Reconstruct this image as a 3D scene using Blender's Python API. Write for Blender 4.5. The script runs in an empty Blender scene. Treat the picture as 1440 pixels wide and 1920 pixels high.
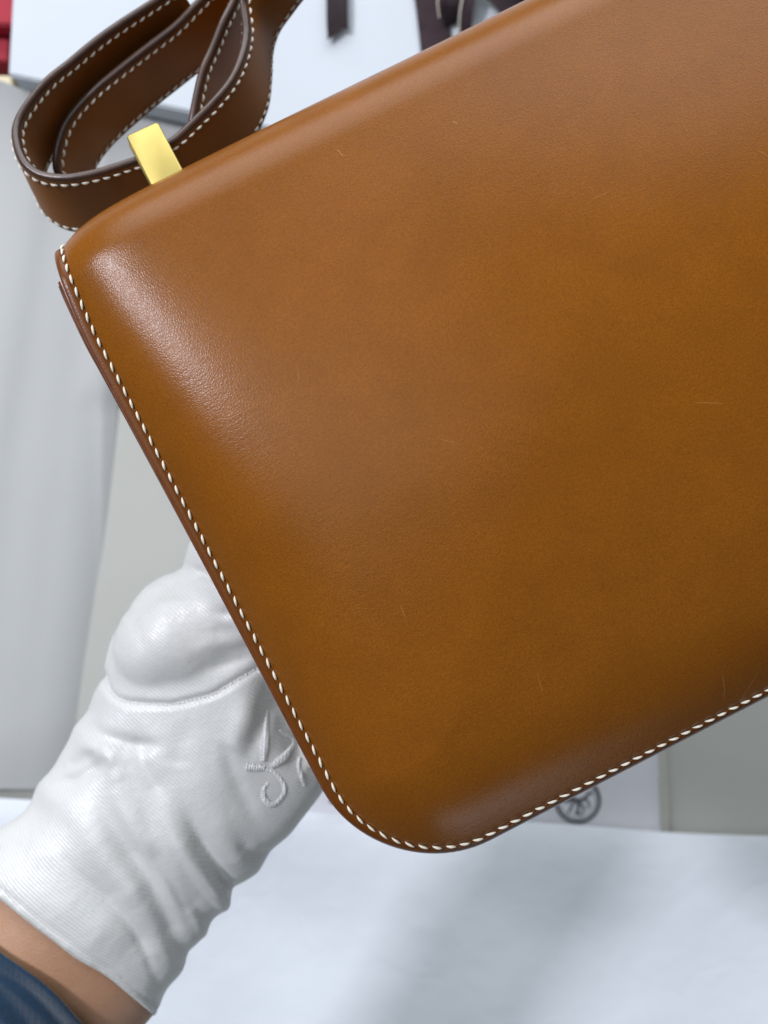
import bpy, bmesh, math, random
import numpy as np
from mathutils import Vector, Matrix
from mathutils.bvhtree import BVHTree
random.seed(7); np.random.seed(7)
S = bpy.context.scene
COL = S.collection

# ------------------------------------------------------------ camera, light, exposure
CAMZ = 0.60                       # the camera looks straight down on the table from 60 cm
F = 1443.0                        # focal length in photo pixels (26 mm equivalent phone lens)
cd = bpy.data.cameras.new('camera'); cam = bpy.data.objects.new('camera', cd); COL.objects.link(cam)
cam.location = (0, 0, CAMZ); cam.rotation_euler = (0, 0, 0)
cd.sensor_fit = 'VERTICAL'; cd.sensor_height = 34.6; cd.sensor_width = 34.6; cd.lens = 26.0
cd.clip_start = 0.01; cd.clip_end = 50
cd.dof.use_dof = True; cd.dof.focus_distance = 0.215; cd.dof.aperture_fstop = 10.5
S.camera = cam

w = bpy.data.worlds.new('World'); S.world = w; w.use_nodes = True
bg = w.node_tree.nodes['Background']; bg.inputs[0].default_value = (0.80, 0.88, 1.0, 1); bg.inputs[1].default_value = 0.12

def area(name, loc, target, sx, sy, power, color):
    l = bpy.data.lights.new(name, 'AREA'); l.shape = 'RECTANGLE'; l.size = sx; l.size_y = sy
    l.energy = power; l.color = color
    o = bpy.data.objects.new(name, l); COL.objects.link(o); o.location = loc
    o.rotation_euler = (Vector(target) - Vector(loc)).to_track_quat('-Z', 'Y').to_euler()
    return o
area('ceiling_light', (-0.10, 2.1, 1.15), (0.0, 0.0, 0.3), 3.0, 1.5, 74, (0.94, 0.97, 1.0))
area('window_light', (-1.08, 0.62, 1.60), (-.08, 0.07, 0.38), 0.20, 0.20, 26, (0.92, 0.91, 1.0))
area('overhead_light', (-0.42, 0.50, 2.20), (0, -.05, 0.1), 1.30, 1.30, 13, (0.90, 0.96, 1.0))
area('rear_fill', (0.75, -1.9, 0.70), (0, 0, 0.3), 0.9, 0.4, 4, (0.86, 0.93, 1.0))  # weak fill added for the sheen along the bag's lower edge
S.view_settings.view_transform = 'Standard'; S.view_settings.look = 'None'
S.view_settings.exposure = 0.0; S.view_settings.gamma = 1.0

# ------------------------------------------------------------ helpers
def P(px, py, d):
    """point seen at photo pixel (px, py), d metres below the camera"""
    return Vector(((px - 720) / F * d, (960 - py) / F * d, CAMZ - d))

def mesh_obj(name, verts, faces, mats, parent=None, smooth=True, mi=None):
    me = bpy.data.meshes.new(name)
    me.from_pydata([tuple(v) for v in verts], [], faces); me.update()
    if not isinstance(mats, (list, tuple)): mats = [mats]
    for m in mats: me.materials.append(m)
    me.polygons.foreach_set('use_smooth', [smooth] * len(me.polygons))
    if mi is not None: me.polygons.foreach_set('material_index', mi)
    o = bpy.data.objects.new(name, me); COL.objects.link(o)
    if parent: o.parent = parent
    return o

def empty(name, loc=(0, 0, 0)):
    o = bpy.data.objects.new(name, None); COL.objects.link(o); o.location = loc
    o.empty_display_size = 0.01
    return o

def tag(o, label=None, cat=None, group=None, kind=None):
    if label: o['label'] = label
    if cat: o['category'] = cat
    if group: o['group'] = group
    if kind: o['kind'] = kind
    return o

class G:
    """tiny node graph helper"""
    def __init__(s, name):
        s.m = bpy.data.materials.new(name); s.m.use_nodes = True
        s.nt = s.m.node_tree; s.n = s.nt.nodes; s.b = s.n['Principled BSDF']
        s.tc = s.n.new('ShaderNodeTexCoord')
    def put(s, sock, v):
        if isinstance(v, bpy.types.NodeSocket): s.nt.links.new(v, sock)
        elif isinstance(v, (tuple, list)) and len(v) == 3 and sock.type == 'RGBA': sock.default_value = (*v, 1)
        else: sock.default_value = v
    def math(s, op, a, b=0.0, c=0.0, clamp=False):
        n = s.n.new('ShaderNodeMath'); n.operation = op; n.use_clamp = clamp
        s.put(n.inputs[0], a); s.put(n.inputs[1], b); s.put(n.inputs[2], c); return n.outputs[0]
    def vmath(s, op, a, b=(0, 0, 0)):
        n = s.n.new('ShaderNodeVectorMath'); n.operation = op
        s.put(n.inputs[0], a); s.put(n.inputs[1], b)
        return n.outputs['Value'] if op in ('DOT_PRODUCT', 'LENGTH', 'DISTANCE') else n.outputs[0]
    def mapping(s, scale=(1, 1, 1), rot=(0, 0, 0), loc=(0, 0, 0), src=None):
        n = s.n.new('ShaderNodeMapping'); s.nt.links.new(src or s.tc.outputs['Object'], n.inputs[0])
        n.inputs['Scale'].default_value = scale; n.inputs['Rotation'].default_value = rot
        n.inputs['Location'].default_value = loc; return n.outputs[0]
    def noise(s, scale, detail=2, rough=0.5, vec=None, dist=0.0):
        n = s.n.new('ShaderNodeTexNoise'); s.nt.links.new(vec or s.tc.outputs['Object'], n.inputs['Vector'])
        n.inputs['Scale'].default_value = scale; n.inputs['Detail'].default_value = detail
        n.inputs['Roughness'].default_value = rough; n.inputs['Distortion'].default_value = dist
        return n.outputs['Fac']
    def voronoi(s, scale, feature='F1', vec=None, out='Distance'):
        n = s.n.new('ShaderNodeTexVoronoi'); n.feature = feature
        s.nt.links.new(vec or s.tc.outputs['Object'], n.inputs['Vector'])
        n.inputs['Scale'].default_value = scale; return n.outputs[out]
    def wave(s, scale, vec, dist=0.0, dscale=1.0, detail=0.0):
        n = s.n.new('ShaderNodeTexWave'); s.nt.links.new(vec, n.inputs['Vector'])
        n.inputs['Scale'].default_value = scale; n.inputs['Distortion'].default_value = dist
        n.inputs['Detail'].default_value = detail; n.inputs['Detail Scale'].default_value = dscale
        return n.outputs['Fac']
    def mr(s, v, a, b, c=0.0, d=1.0, smooth=False):
        n = s.n.new('ShaderNodeMapRange'); s.put(n.inputs[0], v)
        if smooth: n.interpolation_type = 'SMOOTHSTEP'
        for i, x in zip((1, 2, 3, 4), (a, b, c, d)): n.inputs[i].default_value = x
        return n.outputs[0]
    def mix(s, f, a, b):
        n = s.n.new('ShaderNodeMix'); n.data_type = 'RGBA'
        s.put(n.inputs[0], f); s.put(n.inputs[6], a); s.put(n.inputs[7], b); return n.outputs[2]
    def bump(s, h, strength, dist, normal=None):
        n = s.n.new('ShaderNodeBump'); s.put(n.inputs['Height'], h)
        n.inputs['Strength'].default_value = strength; n.inputs['Distance'].default_value = dist
        if normal: s.nt.links.new(normal, n.inputs['Normal'])
        return n.outputs[0]
    def attr(s, name):
        n = s.n.new('ShaderNodeAttribute'); n.attribute_name = name; return n.outputs['Fac']
    def set(s, **k):
        nm = dict(color='Base Color', rough='Roughness', metal='Metallic', spec='Specular IOR Level', normal='Normal',
                  coat='Coat Weight', coatr='Coat Roughness', sheen='Sheen Weight', sheenr='Sheen Roughness',
                  sss='Subsurface Weight', aniso='Anisotropic', sssr='Subsurface Radius', ssss='Subsurface Scale',
                  trans='Transmission Weight')
        for a, v in k.items(): s.put(s.b.inputs[nm[a]], v)
        return s.m

# ------------------------------------------------------------ materials
PXM = 1.0 / 6500.0                # metres per photo pixel on the bag
def leather_flap():
    g = G('saddle_leather')
    sep = g.n.new('ShaderNodeSeparateXYZ'); g.nt.links.new(g.tc.outputs['Object'], sep.inputs[0])
    u, y = sep.outputs[0], sep.outputs[1]
    big = g.noise(17, 3, .55); mid = g.noise(60, 3, .55)
    fine = g.noise(1700, 3, .65)
    col = g.mix(g.mr(big, .3, .7), (0.192, 0.064, 0.0052), (0.218, 0.072, 0.0058))
    col = g.mix(g.mr(mid, .4, .75, 0, .5), col, (0.160, 0.052, 0.0045))
    col = g.mix(g.mr(fine, .34, .66, 0, .60), col, (0.12, 0.038, 0.003))
    pores = g.mr(g.voronoi(750), .0, .16, 1, 0)
    pmask = g.mr(g.noise(380, 2, .6), .56, .64)
    col = g.mix(g.math('MULTIPLY', g.math('MULTIPLY', pores, pmask), .8), col, (0.10, 0.035, 0.008))
    # burnished rim outside the stitching, with the lip's shading painted into its colour
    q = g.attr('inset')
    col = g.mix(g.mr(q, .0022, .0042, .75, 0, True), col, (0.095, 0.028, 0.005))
    # light scratches: a few short line segments on the leather
    def seg(p0, p1, wd, amt, src):
        ax, ay = p0; bx, by = p1; L = math.hypot(bx - ax, by - ay); dx, dy = (bx - ax) / L, (by - ay) / L
        wob = g.math('MULTIPLY', g.math('SUBTRACT', src, .5), .002)
        rx = g.math('SUBTRACT', u, ax); ry = g.math('SUBTRACT', y, ay)
        t = g.math('ADD', g.math('MULTIPLY', rx, dx), g.math('MULTIPLY', ry, dy))
        c = g.math('ADD', g.math('SUBTRACT', g.math('MULTIPLY', rx, dy), g.math('MULTIPLY', ry, dx)), wob)
        m = g.mr(g.math('ABSOLUTE', c), wd * .2, wd, amt * .6, 0)
        e = g.math('MULTIPLY', g.mr(t, 0, L * .25), g.mr(t, L * .75, L, 1, 0))
        return g.math('MULTIPLY', m, e)
    scr = None
    def uv(px, py):
        dx, dy = px - 110, py - 547
        return ((dx * .8837 - dy * .468) * PXM, -(dx * .468 + dy * .8837) * PXM)
    for (a, b, c, d, wd, amt) in [(632, 282, 645, 300, .00016, .6), (846, 232, 856, 240, .00016, .6), (1262, 768, 1320, 770, .00014, .35),
                                  (1340, 1255, 1362, 1320, .00013, .5), (1395, 1330, 1420, 1262, .00013, .4), (742, 1125, 752, 1150, .00014, .35),
                                  (1400, 300, 1432, 322, .00014, .3), (985, 1240, 1000, 1290, .00012, .3), (1425, 880, 1440, 910, .0002, .4),
                                  (810, 835, 842, 842, .00013, .3), (1090, 398, 1130, 380, .00012, .3), (560, 700, 566, 735, .00012, .25)]:
        s_ = seg(uv(a, b), uv(c, d), wd, amt, mid)
        scr = s_ if scr is None else g.math('MAXIMUM', scr, s_)
    col = g.mix(scr, col, (0.62, 0.34, 0.14))
    # relief: fine grain, cells, and stretched creases beside the left edge
    cells = g.voronoi(1250, 'DISTANCE_TO_EDGE')
    grain = g.math('ADD', g.math('MULTIPLY', fine, .55), g.math('MULTIPLY', g.mr(cells, 0, .25), .45))
    cre = g.noise(620, 3, .6, g.mapping((.22, 1.3, 1), (0, 0, math.radians(14))), .1)
    cmask = g.math('MULTIPLY', g.mr(u, .006, .015), g.mr(u, .035, .085, 1, 0, True))
    h = g.math('ADD', grain, g.math('MULTIPLY', g.math('MULTIPLY', cre, cmask), 1.3))
    h = g.math('ADD', h, g.math('MULTIPLY', scr, .6))
    nrm = g.bump(h, .42, .00008)
    rough = g.mr(big, .3, .7, .235, .285)
    return g.set(color=col, rough=rough, spec=.15, normal=nrm, coat=.0, coatr=.3)

def leather_plain(name, c1, c2, rough=.42, scale=1.0):
    g = G(name)
    col = g.mix(g.mr(g.noise(45 * scale, 3), .35, .7), c1, c2)
    nrm = g.bump(g.noise(1200 * scale, 3, .6), .35, .0001)
    return g.set(color=col, rough=rough, spec=.18, normal=nrm)

def edge_paint(name, c, rough=.28):
    g = G(name)
    col = g.mix(g.mr(g.noise(220, 3), .35, .7), c, tuple(x * .65 for x in c))
    return g.set(color=col, rough=rough, spec=.5, normal=g.bump(g.noise(500, 2), .3, .0002))

def thread_mat(name='waxed_thread', c=(.76, .71, .58)):
    g = G(name)
    wv = g.wave(900, g.mapping((1, .7, 0)), .6)
    col = g.mix(g.mr(wv, 0, 1, 0, .35), c, tuple(x * .62 for x in c))
    return g.set(color=col, rough=.5, sheen=.2, normal=g.bump(wv, .5, .0001))

def satin():
    g = G('white_satin')
    v = g.mapping((1, 1, 1), (0, 0, 0))
    along = g.math('ADD', g.vmath('DOT_PRODUCT', g.tc.outputs['Object'], (.602, .798, 0)), g.math('MULTIPLY', g.noise(25, 2), .004))
    ribs = g.math('MULTIPLY_ADD', g.math('SINE', g.math('MULTIPLY', along, 2 * math.pi / .00115)), .5, .5)
    # ribs run across the arm: the wave advances along the arm axis
    sp = g.voronoi(1500, 'F1', None, 'Color')
    sx = g.n.new('ShaderNodeSeparateColor'); g.nt.links.new(sp, sx.inputs[0])
    big = g.noise(35, 3)
    col = g.mix(g.mr(big, .35, .7), (.56, .565, .55), (.51, .52, .505))
    col = g.mix(g.mr(ribs, 0, .6, .20, 0), col, (.34, .355, .355))
    h = g.math('ADD', g.math('MULTIPLY', ribs, .8), g.math('MULTIPLY', sx.outputs[0], .8))
    nrm = g.bump(h, .42, .00016)
    nrm = g.bump(g.noise(90, 3, .55), .22, .002, nrm)
    rg = g.mr(sx.outputs[1], 0, 1, .36, .56)
    return g.set(color=col, rough=rg, spec=.85, normal=nrm, sheen=.35, sheenr=.35)

def skin():
    g = G('skin')
    n1 = g.noise(60, 3); n2 = g.noise(420, 3, .6)
    col = g.mix(g.mr(n1, .35, .7), (.36, .205, .125), (.31, .17, .10))
    h = g.math('ADD', g.voronoi(650, 'DISTANCE_TO_EDGE'), n2)
    m = g.set(color=col, rough=.5, spec=.4, sss=.25, sssr=(.9, .35, .2), normal=g.bump(h, .35, .0003))
    g.b.inputs['Subsurface Scale'].default_value = .004
    return m

def knit():
    g = G('blue_knit')
    wv = g.wave(190, g.mapping((.8, -.6, 0)), 3.0, 60)
    n = g.noise(500, 3, .7)
    col = g.mix(g.mr(n, .35, .7), (.0018, .020, .048), (.003, .028, .064))
    col = g.mix(g.mr(wv, .2, .9, 0, .12), col, (.004, .018, .038))
    h = g.math('ADD', g.math('MULTIPLY', wv, .4), n)
    return g.set(color=col, rough=.85, spec=.2, sheen=.35, normal=g.bump(h, .6, .0006))

def paper(name, c, wr=.35, scale=1.0, rough=.75):
    g = G(name)
    n1 = g.noise(9 * scale, 4, .55); n2 = g.noise(160, 3, .6)
    col = g.mix(g.mr(n1, .35, .65), c, tuple(x * .965 for x in c))
    nrm = g.bump(n1, wr, .01); nrm = g.bump(n2, .15, .0006, nrm)
    return g.set(color=col, rough=rough, spec=.25, normal=nrm)

M_flap = leather_flap()
M_panel = leather_plain('tan_leather_panel', (.30, .105, .02), (.24, .08, .015))
M_edge = edge_paint('burnished_edge', (.135, .042, .014))
M_strap = leather_plain('strap_leather', (.175, .058, .0045), (.215, .073, .007), .45)
M_strap_edge = edge_paint('strap_edge_paint', (.058, .027, .017), .36)
M_thread = thread_mat()
M_hole = leather_plain('needle_hole', (.15, .050, .010), (.11, .036, .008), .8)
gg = G('polished_gold'); M_gold = gg.set(color=gg.mix(gg.mr(gg.noise(70, 3), .4, .7), (.36, .285, .092), (.33, .265, .085)), metal=1.0,
        rough=gg.mr(gg.noise(160, 3), .3, .7, .40, .46), normal=gg.bump(gg.noise(300, 2), .06, .0002))
M_satin = satin(); M_skin = skin(); M_knit = knit()
M_table = paper('grey_green_table', (.40, .405, .375), .1, 1)
M_paper = paper('white_tissue', (.77, .82, .87), .30, 1.0)
def _crease(m):
    nt = m.node_tree; b = nt.nodes['Principled BSDF']; old = b.inputs['Normal'].links[0].from_socket
    tc = nt.nodes.new('ShaderNodeTexCoord'); nz = nt.nodes.new('ShaderNodeTexNoise'); nz.inputs['Scale'].default_value = 7; nz.inputs['Detail'].default_value = 3
    nt.links.new(tc.outputs['Object'], nz.inputs['Vector'])
    vm = nt.nodes.new('ShaderNodeVectorMath'); vm.operation = 'MULTIPLY_ADD'; nt.links.new(nz.outputs['Color'], vm.inputs[0]); vm.inputs[1].default_value = (.12, .12, .12)
    nt.links.new(tc.outputs['Object'], vm.inputs[2])
    vo = nt.nodes.new('ShaderNodeTexVoronoi'); vo.feature = 'DISTANCE_TO_EDGE'; vo.inputs['Scale'].default_value = 7.5; nt.links.new(vm.outputs[0], vo.inputs['Vector'])
    mr = nt.nodes.new('ShaderNodeMapRange'); nt.links.new(vo.outputs['Distance'], mr.inputs[0]); mr.inputs[2].default_value = .03
    bp = nt.nodes.new('ShaderNodeBump'); bp.inputs['Strength'].default_value = .05; bp.inputs['Distance'].default_value = .0012
    nt.links.new(mr.outputs[0], bp.inputs['Height']); nt.links.new(old, bp.inputs['Normal']); nt.links.new(bp.outputs[0], b.inputs['Normal'])
_crease(M_paper)
M_sheet = paper('pale_sheet', (.41, .42, .415), .10, .6)
M_box = paper('white_box_card', (.52, .56, .60), .05)
M_boxside = paper('box_side_card', (.85, .70, .58), .05)
M_cotton = paper('pale_cotton', (.60, .61, .65), .15)
M_trim = paper('cotton_hem', (.42,.42,.38), .1)
M_red = leather_plain('red_card', (.33, .018, .035), (.28, .012, .028), .5)
M_cream = paper('cream_card', (.68, .62, .42), .1)
g_ = G('dark_ribbon'); M_rib = g_.set(color=g_.mix(g_.mr(g_.noise(90, 2), .3, .7), (.030, .019, .024), (.042, .027, .031)), rough=.7, spec=.12,
        normal=g_.bump(g_.wave(700, g_.mapping((1, .1, 0))), .3, .0002))
g_ = G('black_ribbon'); M_ribk = g_.set(color=g_.mix(g_.mr(g_.noise(90, 2), .3, .7), (.018, .012, .014), (.03, .02, .023)), rough=.7, spec=.12)
g_ = G('black_print'); M_ink = g_.set(color=g_.mix(g_.mr(g_.noise(300, 2), .4, .6), (.03, .032, .04), (.05, .052, .06)), rough=.7)

# ============================================================ HANDBAG
UX = Vector((.8837, .468, -.057)).normalized()
WY = Vector((-.468, .8837, -.012)); WY = (WY - WY.dot(UX) * UX).normalized()
NZ = UX.cross(WY).normalized()
O3 = P(110, 547, 0.2220)
bag = empty('handbag')
bag.matrix_world = Matrix(((UX.x, WY.x, NZ.x, O3.x), (UX.y, WY.y, NZ.y, O3.y), (UX.z, WY.z, NZ.z, O3.z), (0, 0, 0, 1)))
tag(bag, 'large tan saddle leather shoulder bag with rounded flap and white saddle stitching', 'handbag')
BM = bag.matrix_world.copy(); BMI = BM.inverted()

W_ = 0.270; H_ = 1291 * PXM; RC = 0.0362; RF = 0.0185     # width, height of the front, corner radius, fold radius
Q0 = 0.0036
def low(s):
    k = np.clip((s - (H_ - .045)) / .040, 0, 1); return k * k * (3 - 2 * k)
def g_puff(q, s=0.0):
    t = np.maximum(q - Q0, 0)
    return 1 - np.exp(-(t / (.0092 + .0035 * low(s))) ** 1.15)
def dome(s):
    d = .0095 * (1 - ((s - H_ / 2) / (H_ / 2 + .010)) ** 2)
    d = np.maximum(d, -.02); return .5 * (d + np.sqrt(d * d + .0012 ** 2))
def height(u, s, q):
    ss = np.clip((s + .01) / .11, 0, 1); ss = ss * ss * (3 - 2 * ss)
    H = .0043 + .0052 * ss
    back = np.clip((-s - .03) / .03, 0, 1); H = H * (1 - .5 * back)
    h = H * g_puff(q, s) - (.0005 + .0032 * low(s)) * np.clip(1 - q / Q0, 0, 1) ** 1.3
    slow = .0012 * (1 - np.exp(-np.maximum(q - Q0, 0) / .05)) * ss + dome(s) * (1 - np.exp(-np.maximum(q - Q0, 0) / .030))
    h = h + slow + .00035 * np.sin(u * 47 + 1.3) * np.sin(s * 39 + .5) * g_puff(q)
    groove = -.0006 * np.exp(-((q - .0034) / .0009) ** 2)
    r = .0009; edge = np.where(q < r, -(r - np.sqrt(np.maximum(r * r - (r - q) ** 2, 0))), 0)
    return h + groove + edge
def shoulder(u, s):
    k = np.clip((.020 - s) / .036, 0, 1); k = k * k * (3 - 2 * k)
    return .0024 * k * (np.exp(-np.maximum(u, 0) / .03) - np.exp(-np.maximum(W_ - u, 0) / .03))
def warp(v):
    x, y, z = v
    return (x, y * (1 + .035 * x / H_) if y < 0 else y, z)
def prof(u, s, h):
    y = np.empty_like(u); z = np.empty_like(u)
    f = s >= 0; y[f] = -s[f]; z[f] = h[f]
    a = (~f) & (s > -math.pi * RF); th = -s[a] / RF
    y[a] = (RF + h[a]) * np.sin(th); z[a] = -RF + (RF + h[a]) * np.cos(th)
    b = s <= -math.pi * RF; L = -s[b] - math.pi * RF
    y[b] = -L; z[b] = -2 * RF - h[b]
    y = np.where(f, y * (1 + .035 * u / H_), y)
    return np.stack([u + shoulder(u, s), y, z], 1)
def surf(u, s, q, extra=0.0):
    u = np.atleast_1d(np.asarray(u, float)); s = np.atleast_1d(np.asarray(s, float)); q = np.atleast_1d(np.asarray(q, float))
    return prof(u, s, height(u, s, q) + extra)

S_TOP = -math.pi * RF - .15
def ring_pts(q):
    """left side, left corner, bottom, right corner, right side of the outline inset by q -> (u, s) lists"""
    ls = np.concatenate([np.linspace(S_TOP, -math.pi * RF, 20, endpoint=False), np.linspace(-math.pi * RF, 0, 44, endpoint=False), np.linspace(0, H_ - RC, 90)])
    r = RC - q
    left = [(q, s) for s in ls]
    left += [(RC - r * math.cos(a), H_ - RC + r * math.sin(a)) for a in np.linspace(0, math.pi / 2, 25)[1:]]
    bot = [(u, H_ - q) for u in np.linspace(RC, W_ - RC, 100)[1:-1]]
    right = [(W_ - u, s) for (u, s) in left]
    return left, bot, right
qs = [0, .00012, .0003, .00055, .0009, .0014, .0020, .0025, .0029, .0032, .0034, .0036, .0039, .0043, .0048, .0055, .0065, .0077, .009, .0105, .012, .014, .016, .0185, .021, .024, .027, .030]
V = []; Fc = []; MI = []; INS = []
rings = []
for q in qs:
    l, b, r = ring_pts(q); seq = l + b + r[::-1]
    a = np.array(seq); pts = surf(a[:, 0], a[:, 1], np.full(len(a), q))
    rings.append(len(V)); V += list(pts); INS += [q] * len(a)
N = len(seq); nl = len(l); nb = len(b)
for k in range(len(qs) - 1):
    for i in range(N - 1):
        a, b2 = rings[k] + i, rings[k + 1] + i
        Fc.append((a, a + 1, b2 + 1, b2)); MI.append(1 if qs[k + 1] <= .00092 else 0)
# interior rows between matching left and right points of the last ring
ql = qs[-1]; l, b, r = ring_pts(ql); base = rings[-1]
cols = nb + 2
idx = []
def sdf_q(u, s):
    # distance inside the rounded outline
    hx = W_ / 2; dx = abs(u - hx) - (hx - RC); dy = s - (H_ - RC)
    if dx > 0 and dy > 0: return RC - math.hypot(dx, dy)
    return RC - max(dx, dy)
for i in range(nl):
    row = [base + i]
    if i == nl - 1:
        row += [base + nl + j for j in range(nb)]
    else:
        (u0, s0), (u1, s1) = l[i], r[i]
        for j in range(1, cols - 1):
            t = j / (cols - 1); u = u0 + (u1 - u0) * t
            q = sdf_q(u, s0)
            V.append(surf(u, s0, q)[0]); INS.append(q); row.append(len(V) - 1)
    row.append(base + N - 1 - i)
    idx.append(row)
for i in range(nl - 1):
    for j in range(cols - 1):
        Fc.append((idx[i][j], idx[i + 1][j], idx[i + 1][j + 1], idx[i][j + 1])); MI.append(0)
# underside rim: thickness of the flap leather
l, b, r = ring_pts(0); a = np.array(l + b + r[::-1])
for (q, ex) in ((0.0, -.0016), (.0008, -.0022), (.004, -.0022)):
    l2, b2_, r2 = ring_pts(q); aa = np.array(l2 + b2_ + r2[::-1])
    st = len(V); hh = ex - (.0005 + .0032 * low(aa[:, 1])) * np.clip(1 - aa[:, 0] * 0, 0, 1); V += list(prof(aa[:, 0].copy(), aa[:, 1].copy(), hh)); INS += [0] * len(aa)
    prev = rings[0] if ex == -.0016 else last
    for i in range(N - 1):
        Fc.append((prev + i + 1, prev + i, st + i, st + i + 1)); MI.append(1)
    last = st
flap = mesh_obj('flap', V, Fc, [M_flap, M_edge], bag, True, MI)
at = flap.data.attributes.new('inset', 'FLOAT', 'POINT'); at.data.foreach_set('value', np.array(INS, dtype=np.float32))
bm = bmesh.new(); bm.from_mesh(flap.data); bmesh.ops.recalc_face_normals(bm, faces=bm.faces)
# make sure the front faces the camera
fz = sum(f.normal.z * f.calc_area() for f in bm.faces if f.calc_center_median().z > .003)
if fz < 0: bmesh.ops.reverse_faces(bm, faces=bm.faces)
bm.to_mesh(flap.data); bm.free()

# front panels under the flap: stacked leather layers with painted edges
def layer(name, z0, z1, off, mat, taper):
    VV = []; FF = []; mi = []
    lines = [(.020, z0), (.0012, z0), (.0004, z0 - .0002), (0, z0 - .0007), (0, z1 + .0007), (.0004, z1 + .0002), (.0012, z1), (.02, z1)]
    for (q, z) in lines:
        s_l = np.linspace(-.004, H_ - RC, 90)
        r = RC - q
        L = [(q, s) for s in s_l] + [(RC - r * math.cos(a), H_ - RC + r * math.sin(a)) for a in np.linspace(0, math.pi / 2, 25)[1:]]
        seq = L + [(u, H_ - q) for u in np.linspace(RC, W_ - RC, 40)[1:-1]] + [(W_ - u, s) for (u, s) in L[::-1]]
        for (u, s) in seq:
            o = off * (math.exp(-max(s, 0) / taper)) + .0001
            sgn = -1 if u < W_ / 2 else 1
            VV.append(warp((u + sgn * o * (1 if s < H_ - RC else .3) + float(shoulder(np.array(u), np.array(s))), -s - .0001, z - .0032 * float(low(s)))))
    n = len(seq)
    for k in range(len(lines) - 1):
        for i in range(n - 1):
            a = k * n + i; FF.append((a, a + 1, a + n + 1, a + n)); mi.append(1 if 0 < k < 6 else 0)
    return mesh_obj(name, VV, FF, [mat, M_edge], bag, True, mi)
layer('front_panel', -.0026, -.0044, .0013, M_panel, .055)
layer('lining_panel', -.0049, -.0066, .0021, M_panel, .045)

# body of the bag between flap and back: gusset shell
VV = []; FF = []
prof_b = [(.012, -.0070), (.004, -.0075), (.0025, -.010), (.008, -.018), (.008, -.026), (.002, -.034), (.001, -.0365), (.012, -.0372)]
for (q, z) in prof_b:
    r = RC - q
    L = [(q, s) for s in np.linspace(-.002, H_ - RC, 30)] + [(RC - r * math.cos(a), H_ - RC + r * math.sin(a)) for a in np.linspace(0, math.pi / 2, 16)[1:]]
    seq = L + [(u, H_ - q) for u in np.linspace(RC, W_ - RC, 20)[1:-1]] + [(W_ - u, s) for (u, s) in L[::-1]]
    VV += [warp((u, -s, z)) for (u, s) in seq]
n = len(seq)
for k in range(len(prof_b) - 1):
    for i in range(n - 1):
        a = k * n + i; FF.append((a, a + 1, a + n + 1, a + n))
gus = mesh_obj('gusset', VV, FF, M_panel, bag)
# back panel
VV = []; FF = []
for z in (-.0372, -.0390):
    for k, q in enumerate((0, .03)):
        r = RC - q
        L = [(q, s) for s in np.linspace(.0, H_ - RC, 20)] + [(RC - r * math.cos(a), H_ - RC + r * math.sin(a)) for a in np.linspace(0, math.pi / 2, 16)[1:]]
        seq = L + [(W_ - u, s) for (u, s) in L[::-1]]
        VV += [warp((u, -s, z)) for (u, s) in seq]
n = len(seq)
for zl in (0, 1):
    for i in range(n - 1):
        a = zl * 2 * n + i; FF.append((a, a + 1, a + n + 1, a + n))
    for i in range(n // 2 - 1):
        a = zl * 2 * n + n; FF.append((a + i, a + i + 1, a + n - 2 - i, a + n - 1 - i))
for i in range(n - 1): FF.append((i, i + 1, 2 * n + i + 1, 2 * n + i))
mesh_obj('back_panel', VV, FF, M_panel, bag)

# --- stitches
def stitch_mesh(name, L, Wd, Ht, mat, nr=7, ns=8):
    V = []; Fa = []
    for i in range(nr + 1):
        t = -1 + 2 * i / nr; rr = max(0.0, 1 - abs(t) ** 1.9) ** .62
        rr = max(rr, .10)
        x = t * L / 2; zc = Ht * .45 * (1 - abs(t) ** 2.2) - Ht * .25
        yc = 0.06 * Wd * math.sin(t * 2.2)
        for j in range(ns):
            a = 2 * math.pi * j / ns
            V.append((x, yc + Wd / 2 * rr * math.cos(a), zc + Ht / 2 * rr * math.sin(a)))
    for i in range(nr):
        for j in range(ns):
            a = i * ns + j; b = i * ns + (j + 1) % ns; Fa.append((a, b, b + ns, a + ns))
    Fa.append(tuple(range(ns))[::-1]); Fa.append(tuple(nr * ns + j for j in range(ns)))
    me = bpy.data.meshes.new(name); me.from_pydata(V, [], Fa); me.materials.append(mat)
    me.polygons.foreach_set('use_smooth', [True] * len(me.polygons)); me.update(); return me
st_me = [stitch_mesh('stitch', (.0032 * k), (.00082 * k2), .00085, M_thread) for k, k2 in ((1, 1), (1.04, .94), (.96, 1.06), (1.02, 1.0))]

def frame(p, t, n):
    t = t.normalized(); n = (n - n.dot(t) * t).normalized(); b = n.cross(t)
    return Matrix(((t.x, b.x, n.x, p.x), (t.y, b.y, n.y, p.y), (t.z, b.z, n.z, p.z), (0, 0, 0, 1)))
def put_stitch(me, parent, M, name='stitch'):
    o = bpy.data.objects.new(name, me); COL.objects.link(o); o.parent = parent; o.matrix_local = M; return o

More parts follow.
